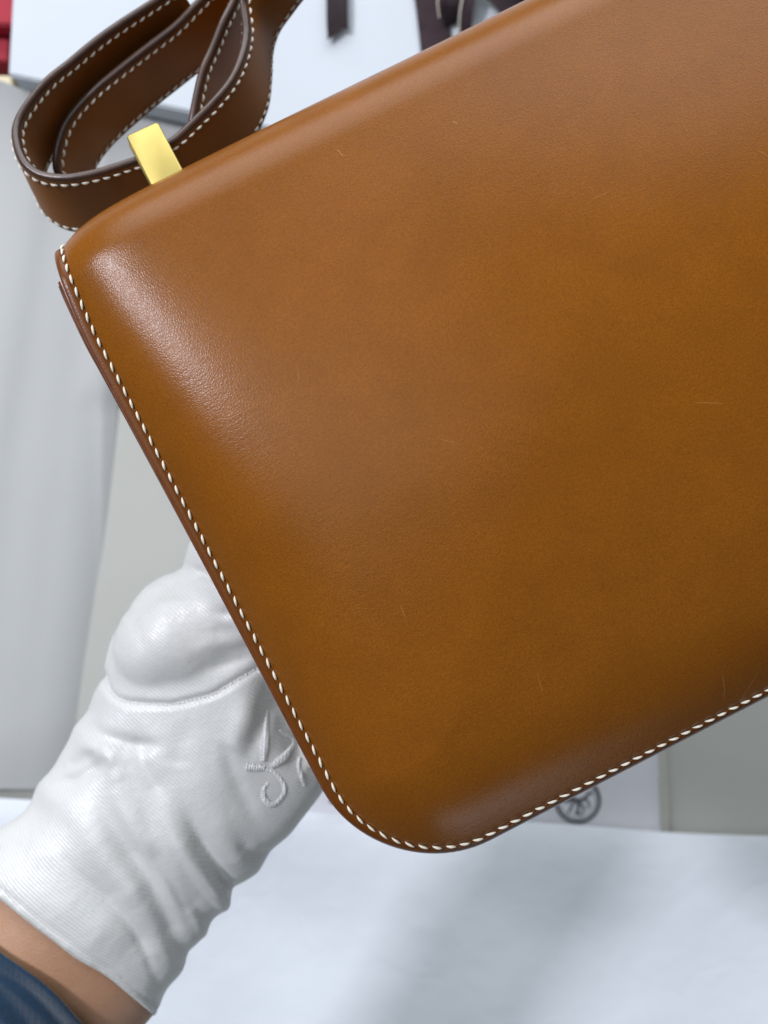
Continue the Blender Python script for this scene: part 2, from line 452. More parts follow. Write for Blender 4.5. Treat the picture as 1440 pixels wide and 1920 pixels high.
def bag_path(q, s0=-.042):
    r = RC - q; pts = []
    for s in np.arange(s0, H_ - RC, .0005): pts.append((q, s))
    for a in np.linspace(0, math.pi / 2, 110): pts.append((RC - r * math.cos(a), H_ - RC + r * math.sin(a)))
    for u in np.arange(RC, W_ - RC, .0005): pts.append((u, H_ - q))
    for a in np.linspace(0, math.pi / 2, 110): pts.append((W_ - RC + r * math.sin(a), H_ - RC + r * math.cos(a)))
    for s in np.arange(H_ - RC, .0, -.0005): pts.append((W_ - q, s))
    return pts
path = bag_path(.0034)
pp = np.array(path); P3 = surf(pp[:, 0], pp[:, 1], np.full(len(pp), .0034), .00055)
ql_ = bag_path(.0029); a2 = np.array(ql_); Pin = surf(a2[:, 0], a2[:, 1], np.full(len(a2), .0029), 0)
P0 = surf(pp[:, 0], pp[:, 1], np.full(len(pp), .0034), 0)
seglen = np.linalg.norm(np.diff(P3, axis=0), axis=1); cum = np.concatenate([[0], np.cumsum(seglen)])
pitch = .00402
k = 0; hv = []; hf = []
def at_len(x):
    return Vector([np.interp(x, cum, P3[:, i]) for i in range(3)])
x = .002
while x < cum[-1] - .003:
    p = at_len(x + pitch * .5); t = at_len(x + pitch * .7) - at_len(x + pitch * .3)
    i = min(int(np.searchsorted(cum, x + pitch * .5)), len(P3) - 2)
    nrm = Vector(P3[i] - P0[i]).normalized()
    ang = math.radians(-14 + random.uniform(-4, 4))
    t = t.normalized(); b = nrm.cross(t).normalized(); tt = t * math.cos(ang) + b * math.sin(ang)
    M = frame(p, tt, nrm); put_stitch(random.choice(st_me), flap, M)
    # needle hole between two stitches
    hp = at_len(x) - nrm * .00045; th = at_len(x + .0004) - at_len(x); Mh = frame(hp, th, nrm)
    st = len(hv)
    for (r_, zz) in ((1.0, 0), (.6, .00014)):
        for j in range(8):
            a = j * math.pi / 4; v = Mh @ Vector((-.0 + .00050 * r_ * math.cos(a), .00034 * r_ * math.sin(a), zz)); hv.append(v)
    hf += [(st + j, st + (j + 1) % 8, st + 8 + (j + 1) % 8, st + 8 + j) for j in range(8)] + [tuple(st + 8 + j for j in range(8))]
    x += pitch
ho = mesh_obj('needle_holes', hv, hf, M_hole, flap); tag(ho, kind='stuff')

# ============================================================ STRAP
def smooth_path(pts, n):
    """Catmull-Rom through rows of numbers, resampled to n rows"""
    p = np.array(pts, float); p = np.vstack([2 * p[0] - p[1], p, 2 * p[-1] - p[-2]])
    out = []
    for i in range(1, len(p) - 2):
        for t in np.linspace(0, 1, 16, endpoint=False):
            a, b, c, d = p[i - 1], p[i], p[i + 1], p[i + 2]
            out.append(.5 * ((2 * b) + (-a + c) * t + (2 * a - 5 * b + 4 * c - d) * t * t + (-a + 3 * b - 3 * c + d) * t ** 3))
    out.append(p[-2]); out = np.array(out)
    for _ in range(3): out[1:-1] = .25 * out[:-2] + .5 * out[1:-1] + .25 * out[2:]
    L = np.concatenate([[0], np.cumsum(np.linalg.norm(np.diff(out[:, :2], axis=0), axis=1))])
    x = np.linspace(0, L[-1], n)
    return np.stack([np.interp(x, L, out[:, k]) for k in range(out.shape[1])], 1)
SW = .0250; ST = .0030
def make_strap(rows, n, faces_st):
    """rows: near px, near py, near depth, far px, far py -> a leather band of constant width"""
    r = smooth_path(rows, n); near = []; far = []
    for (a, b, d, c, e) in r:
        A = P(a, b, d); ray = (P(c, e, 1.0) - Vector((0, 0, CAMZ))); C0 = Vector((0, 0, CAMZ))
        # point on the ray at distance SW from A, on the far side
        oc = C0 - A; aa = ray.dot(ray); bb = 2 * oc.dot(ray); cc = oc.dot(oc) - SW * SW
        disc = bb * bb - 4 * aa * cc
        t = (-bb + math.sqrt(disc)) / (2 * aa) if disc > 0 else -bb / (2 * aa)
        Bp = C0 + ray * t; near.append(A); far.append(A + (Bp - A).normalized() * SW)
    near = np.array(near); far = np.array(far)
    for _ in range(4):
        far[1:-1] = .25 * far[:-2] + .5 * far[1:-1] + .25 * far[2:]
    tng = np.gradient((near + far) / 2, axis=0); wd = far - near; wd /= np.linalg.norm(wd, axis=1)[:, None]
    nr = np.cross(tng, wd); nr /= np.linalg.norm(nr, axis=1)[:, None]
    # cross-section loop: (across 0..1 -> metres, offset)
    cs = []; h = ST / 2; W2 = SW
    for a in np.linspace(-90, 90, 9): cs.append((h - h * math.cos(math.radians(a)), h * math.sin(math.radians(a)), 1))
    cs += [(x, h * (1 + .10 * math.sin(math.pi * x / W2)) - .00022 * math.exp(-((min(x, W2 - x) - .0028) / .0005) ** 2), 0) for x in np.concatenate([np.linspace(.002, .004, 7), np.linspace(.006, W2 - .006, 8), np.linspace(W2 - .004, W2 - .002, 7)])]
    for a in np.linspace(90, -90, 9): cs.append((W2 - h + h * math.cos(math.radians(a)), h * math.sin(math.radians(a)), 1))
    cs += [(x, -o, m) for (x, o, m) in reversed(cs[9:31])]
    VV = []; FF = []; mi = []; m = len(cs)
    for i in range(n):
        for (x, o, _) in cs: VV.append(near[i] + wd[i] * x + nr[i] * o)
    for i in range(n - 1):
        for j in range(m):
            a = i * m + j; b = i * m + (j + 1) % m
            FF.append((a, b, b + m, a + m)); mi.append(1 if (cs[j][2] and cs[(j + 1) % m][2]) else 0)
    FF.append(tuple(range(m))); mi.append(1); FF.append(tuple((n - 1) * m + j for j in range(m))[::-1]); mi.append(1)
    VL = [BMI @ Vector(v) for v in VV]
    so = mesh_obj('strap', VL, FF, [M_strap, M_strap_edge], bag, True, mi)
    # stitches on the wanted faces
    for (xx, side) in faces_st:
        c = near + wd * xx + nr * (side * (ST / 2 + .0002))
        L = np.concatenate([[0], np.cumsum(np.linalg.norm(np.diff(c, axis=0), axis=1))])
        x = .002
        while x < L[-1] - .002:
            f = lambda X, A: Vector([np.interp(X, L, A[:, q]) for q in range(3)])
            p = f(x, c); t = f(x + .0006, c) - f(x - .0006, c); nn = f(x, nr) * side
            if t.length > 1e-7:
                ang = math.radians(-9 * side + random.uniform(-3, 3)); t = t.normalized(); b = nn.cross(t).normalized()
                Mw = frame(p, t * math.cos(ang) + b * math.sin(ang), nn)
                put_stitch(st_me2, so, BMI @ Mw)
            x += .0036
    return so
st_me2 = stitch_mesh('stitch', .0028, .0009, .0009, thread_mat('strap_thread', (.70, .66, .56)), 6, 6)
dz = .262
rowsA = [(450, -60, .268, 590, -30), (451, -12, .267, 545, 28), (453, 12, .267, 524, 56), (459, 58, .266, 508, 100), (451, 101, .264, 506, 152), (432, 144, .262, 499, 208),
         (401, 183, .260, 472, 264), (362, 222, .259, 432, 315), (323, 257, .258, 388, 360), (272, 287, .257, 332, 392), (225, 304, .256, 282, 412), (175, 319, .255, 232, 426), (117, 328, .255, 172, 434),
         (70, 320, .256, 124, 428), (40, 294, .257, 88, 398), (27, 253, .259, 78, 350), (33, 218, .261, 88, 312), (58, 179, .263, 116, 272), (89, 144, .265, 150, 238), (128, 113, .267, 190, 205),
         (175, 74, .268, 237, 165), (218, 43, .269, 280, 133), (272, 8, .270, 334, 98), (330, -30, .271, 392, 60)]
strapA = make_strap(rowsA, 260, [(.0028, -1), (SW - .0028, -1), (.0028, 1), (SW - .0028, 1)])
rowsB = [(128, 350, .283, 180, 395), (106, 325, .280, 168, 350), (101, 296, .278, 178, 312), (109, 253, .277, 206, 274), (128, 214, .276, 238, 244), (171, 167, .275, 268, 218), (218, 128, .275, 298, 192), (272, 86, .275, 338, 160), (323, 47, .275, 390, 118), (362, 8, .275, 432, 76), (400, -30, .275, 470, 36)]
strapB = make_strap(rowsB, 120, [(.0028, -1), (SW - .0028, -1), (.0028, 1), (SW - .0028, 1)])
rowsC = [(352, 262, .272, 410, 330), (357, 222, .271, 418, 290), (366, 175, .271, 425, 236), (378, 128, .271, 432, 180), (397, 86, .272, 448, 132), (416, 39, .272, 464, 84), (436, 0, .273, 482, 40), (455, -45, .273, 500, 0)]
strapC = make_strap(rowsC, 80, [(.0028, -1), (.0028, 1)])

# gold link holding the strap
def rounded_bar(name, p0, p1, wdt, thick, facing, mat, parent, r=.0012):
    """bar from p0 to p1 with rounded corners and bevelled edges, broad face towards 'facing'"""
    ax = (p1 - p0); L = ax.length; ax.normalize(); nn = (facing - facing.dot(ax) * ax).normalized(); b = nn.cross(ax)
    VV = []; FF = []
    def loop(ins, z):
        out = []; x1, y1 = L - ins, wdt / 2 - ins; rr = max(r - ins, .0002)
        for (cx, cy, a0) in ((x1 - rr, y1 - rr, 0), (ins + rr, y1 - rr, 90), (ins + rr, -y1 + rr, 180), (x1 - rr, -y1 + rr, 270)):
            for a in np.linspace(a0, a0 + 90, 6): out.append((cx + rr * math.cos(math.radians(a)), cy + rr * math.sin(math.radians(a)), z))
        return out
    bev = .0005
    lv = [(bev, thick / 2), (bev * .3, thick / 2 - bev * .3), (0, thick / 2 - bev), (0, -thick / 2 + bev), (bev * .3, -thick / 2 + bev * .3), (bev, -thick / 2)]
    for (i_, z) in lv:
        for (x, y, zz) in loop(i_, z): VV.append(p0 + ax * x + b * y + nn * zz)
    m = 24
    for k in range(len(lv) - 1):
        for j in range(m): FF.append((k * m + j, k * m + (j + 1) % m, (k + 1) * m + (j + 1) % m, (k + 1) * m + j))
    FF.append(tuple(range(m))[::-1]); FF.append(tuple((len(lv) - 1) * m + j for j in range(m)))
    o = mesh_obj(name, [BMI @ v for v in VV], FF, mat, parent, True)
    bm = bmesh.new(); bm.from_mesh(o.data); bmesh.ops.recalc_face_normals(bm, faces=bm.faces); bm.to_mesh(o.data); bm.free()
    return o
gp0 = P(268, 246, .2520); gp1 = P(345, 395, .2455)
link = rounded_bar('strap_link', gp0, gp1, .0114, .0028, Vector((.02, .13, .99)), M_gold, bag)
g2 = rounded_bar('link_arm', P(266, 258, .2560), P(345, 408, .2500), .0100, .0022, Vector((.02, .13, .99)), M_gold, link)

# ============================================================ GLOVED HAND
AX = np.array((.602, -.798)); CX = np.array((.798, .602))
Lp = np.array([(-150, 1672), (-90, 1622), (-40, 1580), (0, 1549), (30, 1532), (50, 1514), (58, 1498), (66, 1471), (97, 1442), (121, 1403), (132, 1384), (136, 1365), (151, 1350), (165, 1335), (180, 1292), (194, 1272), (197, 1245), (209, 1200), (228, 1164), (253, 1130), (290, 1097), (335, 1075), (400, 1042), (480, 985)], float)
Rp = np.array([(231, 1989), (291, 1909), (311, 1864), (340, 1833), (351, 1813), (350, 1794), (362, 1782), (388, 1752), (392, 1730), (403, 1718), (427, 1706), (433, 1687), (430, 1670), (457, 1653), (486, 1638), (503, 1614), (510, 1599), (549, 1565), (583, 1517), (608, 1487), (650, 1420), (690, 1340), (720, 1260)], float)
tl, cl = Lp @ AX, Lp @ CX; tr, cr = Rp @ AX, Rp @ CX
T0 = -1348.0; T1 = -560.0
def tc_px(t, c): return AX * t + CX * c
def sm(a, k=1):
    for _ in range(k): a[1:-1] = .25 * a[:-2] + .5 * a[1:-1] + .25 * a[2:]
    return a
def loft(ts, cL, cR, dc, ht, m=72, p=2.3, cap=True):
    VV = []; FF = []
    for t, a, b, d, h in zip(ts, cL, cR, dc, ht):
        for j in range(m):
            th = 2 * math.pi * j / m; cx, sx = math.cos(th), math.sin(th)
            ex = 2 / p; x = math.copysign(abs(cx) ** ex, cx); z = math.copysign(abs(sx) ** ex, sx)
            c = (a + b) / 2 + (b - a) / 2 * x; q = tc_px(t, c)
            VV.append(P(q[0], q[1], d - h * z))
    n = len(ts)
    for i in range(n - 1):
        for j in range(m):
            a = i * m + j; b = i * m + (j + 1) % m; FF.append((a, b, b + m, a + m))
    if cap: FF.append(tuple(range(m))[::-1]); FF.append(tuple((n - 1) * m + j for j in range(m)))
    return VV, FF
ts = np.linspace(T0, T1, 150)
cL = sm(np.interp(ts, tl, cl), 2); cR = sm(np.interp(ts, tr, cr), 2)
dc = np.interp(ts, [-1348, -1000, -800, -560], [.298, .303, .303, .300])
ht = np.interp(ts, [-1348, -1200, -1000, -800, -560], [.026, .0245, .023, .020, .013])
VV, FF = loft(ts, cL, cR, dc, ht)
def add_chain(VV, FF, pts, m=24):
    """tapered tube with round ends through (px, py, depth, radius m)"""
    r = []
    P_ = [(P(a, b, c), d) for (a, b, c, d) in pts]
    arr = smooth_path([(p.x, p.y, p.z, d) for p, d in P_], 10 * len(pts))
    n = len(arr); c = arr[:, :3]; tg = np.gradient(c, axis=0); st = len(VV)
    rad = arr[:, 3].copy()
    # a dense row of round beads, fused later by the voxel remesh
    step = 0.0; last = None
    for i in range(n):
        if last is not None and (Vector(c[i]) - last).length < rad[i] * .28 and i < n - 1: continue
        last = Vector(c[i]); st = len(VV); K = 14; M_ = 22
        VV.append(last + Vector((0, 0, rad[i])))
        for a in range(1, K):
            for b in range(M_):
                t = math.pi * a / K; f = 2 * math.pi * b / M_
                VV.append(last + Vector((math.sin(t) * math.cos(f), math.sin(t) * math.sin(f), math.cos(t))) * rad[i])
        VV.append(last - Vector((0, 0, rad[i])))
        e = len(VV) - 1
        for b in range(M_): FF.append((st, st + 1 + b, st + 1 + (b + 1) % M_)); FF.append((e, e - M_ + (b + 1) % M_, e - M_ + b))
        for a in range(K - 2):
            for b in range(M_):
                x = st + 1 + a * M_ + b; y = st + 1 + a * M_ + (b + 1) % M_; FF.append((x, x + M_, y + M_, y))
# thumb mound and thumb running up behind the bag
add_chain(VV, FF, [(300, 1228, .301, .0150), (338, 1203, .3050, .0252), (375, 1183, .3060, .0262), (440, 1145, .304, .0235), (520, 1085, .2875, .0150), (600, 1010, .283, .0110), (690, 950, .280, .0100)])
# index finger root seen above the mound, and four fingers spread under the bag
add_chain(VV, FF, [(430, 1130, .302, .0160), (408, 1082, .303, .0140), (420, 1038, .303, .0135), (480, 930, .302, .0095), (545, 850, .300, .0090), (600, 780, .296, .0080)])
add_chain(VV, FF, [(560, 1150, .304, .0130), (640, 1040, .305, .0105), (720, 930, .303, .0095), (790, 840, .298, .0088), (830, 790, .291, .0078)])
add_chain(VV, FF, [(640, 1200, .304, .0125), (730, 1110, .305, .0100), (820, 1010, .302, .0092), (880, 930, .297, .0085), (920, 890, .291, .0076)])
add_chain(VV, FF, [(690, 1270, .303, .0110), (770, 1200, .303, .0088), (840, 1130, .300, .0080), (890, 1080, .294, .0070)])
tmp = mesh_obj('glove_source', VV, FF, M_satin)
md = tmp.modifiers.new('r', 'REMESH'); md.mode = 'VOXEL'; md.voxel_size = .0011
md2 = tmp.modifiers.new('s', 'SMOOTH'); md2.factor = .5; md2.iterations = 14
bpy.context.view_layer.update()
dg = bpy.context.evaluated_depsgraph_get()
gm = bpy.data.meshes.new_from_object(tmp.evaluated_get(dg))
bpy.data.objects.remove(tmp)
nv = len(gm.vertices); co = np.empty(nv * 3, dtype=np.float32); gm.vertices.foreach_get('co', co); co = co.reshape(-1, 3).astype(float)
no = np.empty(nv * 3, dtype=np.float32); gm.vertex_normals.foreach_get('vector', no); no = no.reshape(-1, 3).astype(float)
def to_px(co):
    d = CAMZ - co[:, 2]; return np.stack([co[:, 0] / d * F + 720, 960 - co[:, 1] / d * F], 1)
px = to_px(co)
def poly_dist(px, pl):
    pl = smooth_path(pl, 40); best = np.full(len(px), 1e9); par = np.zeros(len(px))
    for i in range(len(pl) - 1):
        a, b = pl[i], pl[i + 1]; d = b - a; L2 = d @ d
        t = np.clip(((px - a) @ d) / L2, 0, 1); q = a + t[:, None] * d
        dd = np.hypot(px[:, 0] - q[:, 0], px[:, 1] - q[:, 1]); m = dd < best
        best[m] = dd[m]; par[m] = (i + t[m]) / (len(pl) - 1)
    return best, par
disp = np.zeros(nv)
front = np.clip(no[:, 2] * 2 + .3, 0, 1)
WR = [  # polyline, amplitude mm, width px
 ([(170, 1445), (186, 1480), (219, 1560), (272, 1643), (301, 1701), (345, 1790)], -4.0, 17),
 ([(120, 1480), (150, 1540), (200, 1615), (262, 1700)], 2.0, 26),
 ([(205, 1440), (240, 1520), (300, 1610), (345, 1690), (385, 1742)], 3.2, 17),
 ([(255, 1495), (285, 1580), (335, 1665), (378, 1722)], -3.2, 14),
 ([(290, 1480), (330, 1570), (385, 1645), (427, 1692)], 3.0, 17),
 ([(340, 1510), (380, 1590), (410, 1640), (432, 1668)], -2.4, 13),
 ([(380, 1480), (420, 1560), (455, 1630)], 1.6, 22),
 ([(430, 1560), (470, 1600), (505, 1605)], -1.5, 12),
 ([(135, 1590), (180, 1650), (235, 1715), (280, 1800)], -2.2, 26),
 ([(60, 1640), (120, 1700), (200, 1770)], 1.4, 30),
 ([(150, 1351), (185, 1375), (235, 1395), (290, 1400)], -2.2, 11),
 ([(136, 1378), (170, 1405), (225, 1425)], 1.5, 14),
 ([(60, 1485), (100, 1478), (150, 1455), (190, 1430)], -2.2, 12),
 ([(97, 1450), (140, 1430), (180, 1410)], -1.4, 10),
 ([(515, 1270), (505, 1310), (488, 1370), (470, 1410)], -3.5, 16),
 ([(470, 1215), (512, 1280), (535, 1330), (565, 1390), (600, 1430)], -15.0, 30),
 ([(560, 1330), (530, 1365), (505, 1430)], -1.5, 18),
 ([(470, 1300), (455, 1350), (430, 1410)], 1.8, 22),
 ([(380, 1345), (340, 1390), (330, 1440)], -1.3, 22),
 ([(500, 1130), (455, 1150), (410, 1150)], -1.8, 9),
 ([(470, 1195), (440, 1185), (400, 1190)], -.8, 12),
 ([(420, 1100), (370, 1085), (320, 1083)], 1.0, 7),
 ([(410, 1125), (340, 1110), (290, 1118), (250, 1150)], -1.1, 9),
 ([(230, 1165), (262, 1128), (325, 1092), (400, 1084), (450, 1095)], -1.1, 8),
 ([(330, 1240), (380, 1215), (440, 1200), (490, 1190)], 1.2, 14),
 ([(360, 1262), (410, 1250), (470, 1228)], -1.0, 8),
 ([(230, 1480), (262, 1560), (318, 1650), (352, 1722), (372, 1760)], -1.3, 8),
 ([(330, 1470), (366, 1560), (404, 1622), (440, 1672)], -1.2, 8),
 ([(90, 1560), (140, 1632), (200, 1690), (255, 1760), (300, 1850)], -1.2, 7),
 ([(300, 1540), (345, 1628), (390, 1690), (420, 1712)], -.8, 7),
 ([(210, 1340), (205, 1400), (225, 1470)], 1.4, 16),
 ([(250, 1345), (262, 1420), (300, 1490)], -1.1, 10),
 ([(440, 1320), (425, 1390), (440, 1460), (480, 1540)], -1.2, 12),
 ([(330, 1050), (380, 1075), (430, 1090)], -1.5, 7),
]
SEAM = [(194, 1262), (201, 1286), (212, 1303), (233, 1315), (272, 1320), (321, 1321), (360, 1313), (399, 1302), (437, 1280), (486, 1251), (530, 1215)]
for pl, amp, wd in WR:
    d, par = poly_dist(px, pl); taper = np.clip(par * 2.2, 0, 1) ** 1.4 * np.clip((1.08 - par) * 5, 0, 1)
    disp += amp * .00078 * np.exp(-(d / (wd * 1.25)) ** 2) * front * taper
d, par = poly_dist(px, SEAM)
side = np.zeros(nv)
disp += (-1.5 * np.exp(-(d / 5.5) ** 2)) * .001 * front
# hem near the cuff
tt = px @ AX
disp += -.0006 * np.exp(-((tt - (T0 + 17)) / 3.5) ** 2) - .0008 * np.exp(-((tt - (T0 + 5)) / 4) ** 2) * 0
fr = [(31, .7, .0006), (55, 2.1, .0004), (90, 4.0, .00025)]
for k_, ph, a_ in fr:
    disp += a_ * np.sin(co[:, 0] * k_ * 2.1 + ph + 1.2 * np.sin(co[:, 1] * k_ * 1.1)) * np.sin(co[:, 1] * k_ * 1.7 + ph * 2)
co = co + no * disp[:, None]
gm.vertices.foreach_set('co', co.astype(np.float32).ravel()); gm.update()
gm.materials.clear(); gm.materials.append(M_satin)
gm.polygons.foreach_set('use_smooth', [True] * len(gm.polygons))
person = empty('person', P(-100, 2050, .30)); tag(person, 'person in a white satin glove and blue knit sleeve reaching under the tan bag', 'person')
PI_ = Matrix.Translation(-person.location)
gm.transform(PI_)
glove = bpy.data.objects.new('glove', gm); COL.objects.link(glove); glove.parent = person
gb = bmesh.new(); gb.from_mesh(gm); gb.transform(Matrix.Translation(person.location)); bvh = BVHTree.FromBMesh(gb); gb.free()
def on_glove(x, y):
    o = Vector((0, 0, CAMZ)); d = (P(x, y, 1) - o).normalized(); h = bvh.ray_cast(o, d)
    return h[0], h[1]
PL = person.location
def tube_on(pl, rad_px, name, ridge=0.0, period=.0012, lift=.1, n=60, mat=None, flat=.40):
    r = smooth_path([(*a, b) for a, b in zip(pl, rad_px)], n); VV = []; FF = []; m = 10; dist = 0; prev = None; cs = []
    for (x, y, w_) in r:
        h, nn = on_glove(x, y)
        if h is None: continue
        cs.append((h, nn, w_ / F * .30))
    for i, (h, nn, w_) in enumerate(cs):
        t = (cs[min(i + 1, len(cs) - 1)][0] - cs[max(i - 1, 0)][0]).normalized(); b = nn.cross(t).normalized(); u = t.cross(b) * -1
        if u.dot(nn) < 0: u = -u
        if prev is not None: dist += (h - prev).length
        prev = h
        k = 1 + ridge * math.sin(dist / period * 2 * math.pi)
        if i in (0, len(cs) - 1): k *= .3
        for j in range(m):
            a = 2 * math.pi * j / m; VV.append(h + nn * lift * w_ + b * math.cos(a) * w_ * k + u * math.sin(a) * w_ * flat * k - PL)
    for i in range(len(cs) - 1):
        for j in range(m):
            a = i * m + j; b = i * m + (j + 1) % m; FF.append((a, b, b + m, a + m))
    FF.append(tuple(range(m))[::-1]); FF.append(tuple((len(cs) - 1) * m + j for j in range(m)))
    return mesh_obj(name, VV, FF, mat or M_emb, glove, True)
ge = G('white_embroidery'); wv = ge.wave(260, ge.mapping((1, .3, 0)), .8)
M_emb = ge.set(color=ge.mix(ge.mr(wv, 0, 1, 0, .3), (.62, .63, .63), (.44, .46, .46)), rough=.33, spec=.7, normal=ge.bump(wv, .5, .0003))
emb = [([(502, 1331), (499, 1365), (496, 1400), (494, 1428)], [2.5, 4.5, 7, 5]),
       ([(462, 1437), (478, 1439), (497, 1440)], [6, 6, 4]),
       ([(509, 1438), (522, 1428), (536, 1417), (549, 1398), (547, 1384), (536, 1377), (524, 1369)], [5, 6.5, 6.5, 4.5, 3.5, 3, 2.5]),
       ([(498, 1443), (515, 1449), (530, 1466), (534, 1483), (524, 1500), (509, 1509), (496, 1498), (494, 1481), (503, 1468)], [2.5, 3, 3.5, 4, 4.5, 4.5, 4.5, 3.5, 2.5]),
       ([(562, 1421), (560, 1436), (566, 1457), (571, 1474)], [3.5, 4, 4, 2.5]),
       ([(577, 1420), (583, 1440)], [3, 2.5])]
for pl, rd in emb: tube_on(pl, rd, 'embroidery', .30, .0009, .15, 26 * len(pl))
seam = tube_on(SEAM[:-1], [2.2] * (len(SEAM) - 1), 'seam', .35, .0016, -.1, 200, M_satin, .8)

# forearm and sleeve
ts2 = np.linspace(T0 + 90, -1800, 60)
aL = np.interp(ts2, [-1800, -1348, -1250], [930, 955, 975]); aR = np.interp(ts2, [-1800, -1420, -1348, -1250], [1372, 1372, 1376, 1330])
VV, FF = loft(ts2, aL, aR, np.interp(ts2, [-1800, -1348], [.290, .2985]), np.interp(ts2, [-1800, -1348, -1250], [.026, .0235, .021]), 64, 2.1)
FF = [f[::-1] for f in FF]
fa = mesh_obj('forearm', [v - PL for v in VV], FF, M_skin, person)
# sleeve: open tube with a rolled end
VV = []; FF = []; m = 96
tsl = list(np.linspace(0, 1, 70))
prof_s = [(-.004, -10, -.004), (0, -3, -.0022), (0, 0, -.0010)] # (unused offset, t offset px, radius offset m)
def sleeve_ring(tbase, roff, wr):
    out = []
    for j in range(m):
        th = 2 * math.pi * j / m; x, z = math.cos(th), math.sin(th)
        ce = 1165 + 222 * x
        t = tbase - .085 * (ce - 1165) + 6 * math.sin(x * 5 + 1)
        k = 1 + roff / .046
        fold = .0013 * math.sin(t * .045 + 3 * x + 1.5 * z) * wr + .0008 * math.sin(t * .11 + 5 * x) * wr
        c = 1165 + (222 * k) * x + fold * 4800 * x
        q = tc_px(t, c); d = float(np.interp(t, [-1800, -1348], [.290, .2985]))
        out.append(P(q[0], q[1], d - (.0275 * (1 + roff / .026) + fold) * z))
    return out
rows = [sleeve_ring(-1470, -.0012, 0), sleeve_ring(-1440, -.0010, 0), sleeve_ring(-1430, -.0004, .1), sleeve_ring(-1428, .0004, .2), sleeve_ring(-1431, .0010, .3), sleeve_ring(-1438, .0013, .4)]
for t in np.linspace(-1446, -1900, 70): rows.append(sleeve_ring(t, .0014 - (.0009 * math.exp(-((t + 1462) / 6) ** 2)), min(1, (-1440 - t) / 30 + .4)))
for r in rows: VV += [v - PL for v in r]
for i in range(len(rows) - 1):
    for j in range(m):
        a = i * m + j; b = i * m + (j + 1) % m; FF.append((a, b, b + m, a + m))
slv = mesh_obj('sleeve', VV, FF, M_knit, person)
for o in (fa, slv):
    bm = bmesh.new(); bm.from_mesh(o.data); bmesh.ops.recalc_face_normals(bm, faces=bm.faces); bm.to_mesh(o.data); bm.free()

# ============================================================ BACKGROUND ON THE TABLE
def sheet(name, fn, nx, ny, th, mat, parent=None):
    """fn(a, b) -> world point, a,b in 0..1; solid sheet of thickness th"""
    top = [[fn(i / nx, j / ny) for i in range(nx + 1)] for j in range(ny + 1)]
    VV = [p for r in top for p in r]; n1 = len(VV); VV += [p - Vector((0, 0, th)) for p in VV]; FF = []
    W = nx + 1
    for j in range(ny):
        for i in range(nx):
            a = j * W + i; FF.append((a, a + 1, a + 1 + W, a + W)); FF.append((a + n1, a + n1 + W, a + n1 + 1 + W, a + n1 + 1))
    bd = [i for i in range(W)] + [j * W + nx for j in range(1, ny + 1)] + [ny * W + i for i in range(nx - 1, -1, -1)] + [j * W for j in range(ny - 1, 0, -1)]
    for k in range(len(bd)):
        a, b = bd[k], bd[(k + 1) % len(bd)]; FF.append((b, a, a + n1, b + n1))
    o = mesh_obj(name, VV, FF, mat, parent, True)
    bm = bmesh.new(); bm.from_mesh(o.data); bmesh.ops.recalc_face_normals(bm, faces=bm.faces)
    for e in bm.edges:
        if len(e.link_faces) == 2 and e.calc_face_angle(0) > .7: e.smooth = False
    bm.to_mesh(o.data); bm.free()
    return o
def box(name, pxc, z0, z1, mat, parent=None, bev=.0015, sidemat=None):
    """box whose top face has the four corners seen at photo pixels pxc, from height z0 to z1"""
    VV = []
    top = [P(a, b, CAMZ - z1) for (a, b) in pxc]; cen = sum(top, Vector()) / 4
    bm = bmesh.new(); vs = []
    for z in (z0, z1):
        vs.append([bm.verts.new((p.x, p.y, z)) for p in top])
    bm.faces.new(vs[1]); bm.faces.new(vs[0][::-1])
    for i in range(4): bm.faces.new((vs[0][i], vs[0][(i + 1) % 4], vs[1][(i + 1) % 4], vs[1][i]))
    bmesh.ops.bevel(bm, geom=list(bm.edges), offset=bev, segments=2, affect='EDGES')
    bmesh.ops.recalc_face_normals(bm, faces=bm.faces)
    me = bpy.data.meshes.new(name); 
    for f in bm.faces: f.material_index = 1 if (sidemat and abs(f.normal.z) < .5) else 0
    bm.to_mesh(me); bm.free(); me.materials.append(mat)
    if sidemat: me.materials.append(sidemat)
    o = bpy.data.objects.new(name, me); COL.objects.link(o)
    if parent: o.parent = parent
    return o

tb = sheet('table', lambda a, b: Vector((-1.2 + 2.4 * a, -1.2 + 2.4 * b, 0)), 4, 4, .03, M_table); tag(tb, kind='structure')

# bottom tissue sheet
ex = [-500, 0, 300, 620, 900, 1100, 1440, 2000]; ey = [1480, 1497, 1510, 1526, 1541, 1551, 1569, 1600]
def tis(a, b):
    x = -500 + 2500 * a; y0 = float(np.interp(x, ex, ey)) + 2.5 * math.sin(x * .011); y = y0 + (2500 - y0) * b ** 1.5; k = (y - y0)
    z = .014 + .012 * math.exp(-(k / 150) ** 2) + .0035 * math.sin(x * .006 + y * .004 + 1) + .0022 * math.sin(x * .013 - y * .009) * min(1, k / 200)
    return P(x, y, CAMZ - z)
t_ = sheet('tissue_paper', tis, 120, 80, .0006, M_paper)
tag(t_, 'wide bluish-white tissue sheet covering the bottom of the picture below the bag', 'tissue paper')

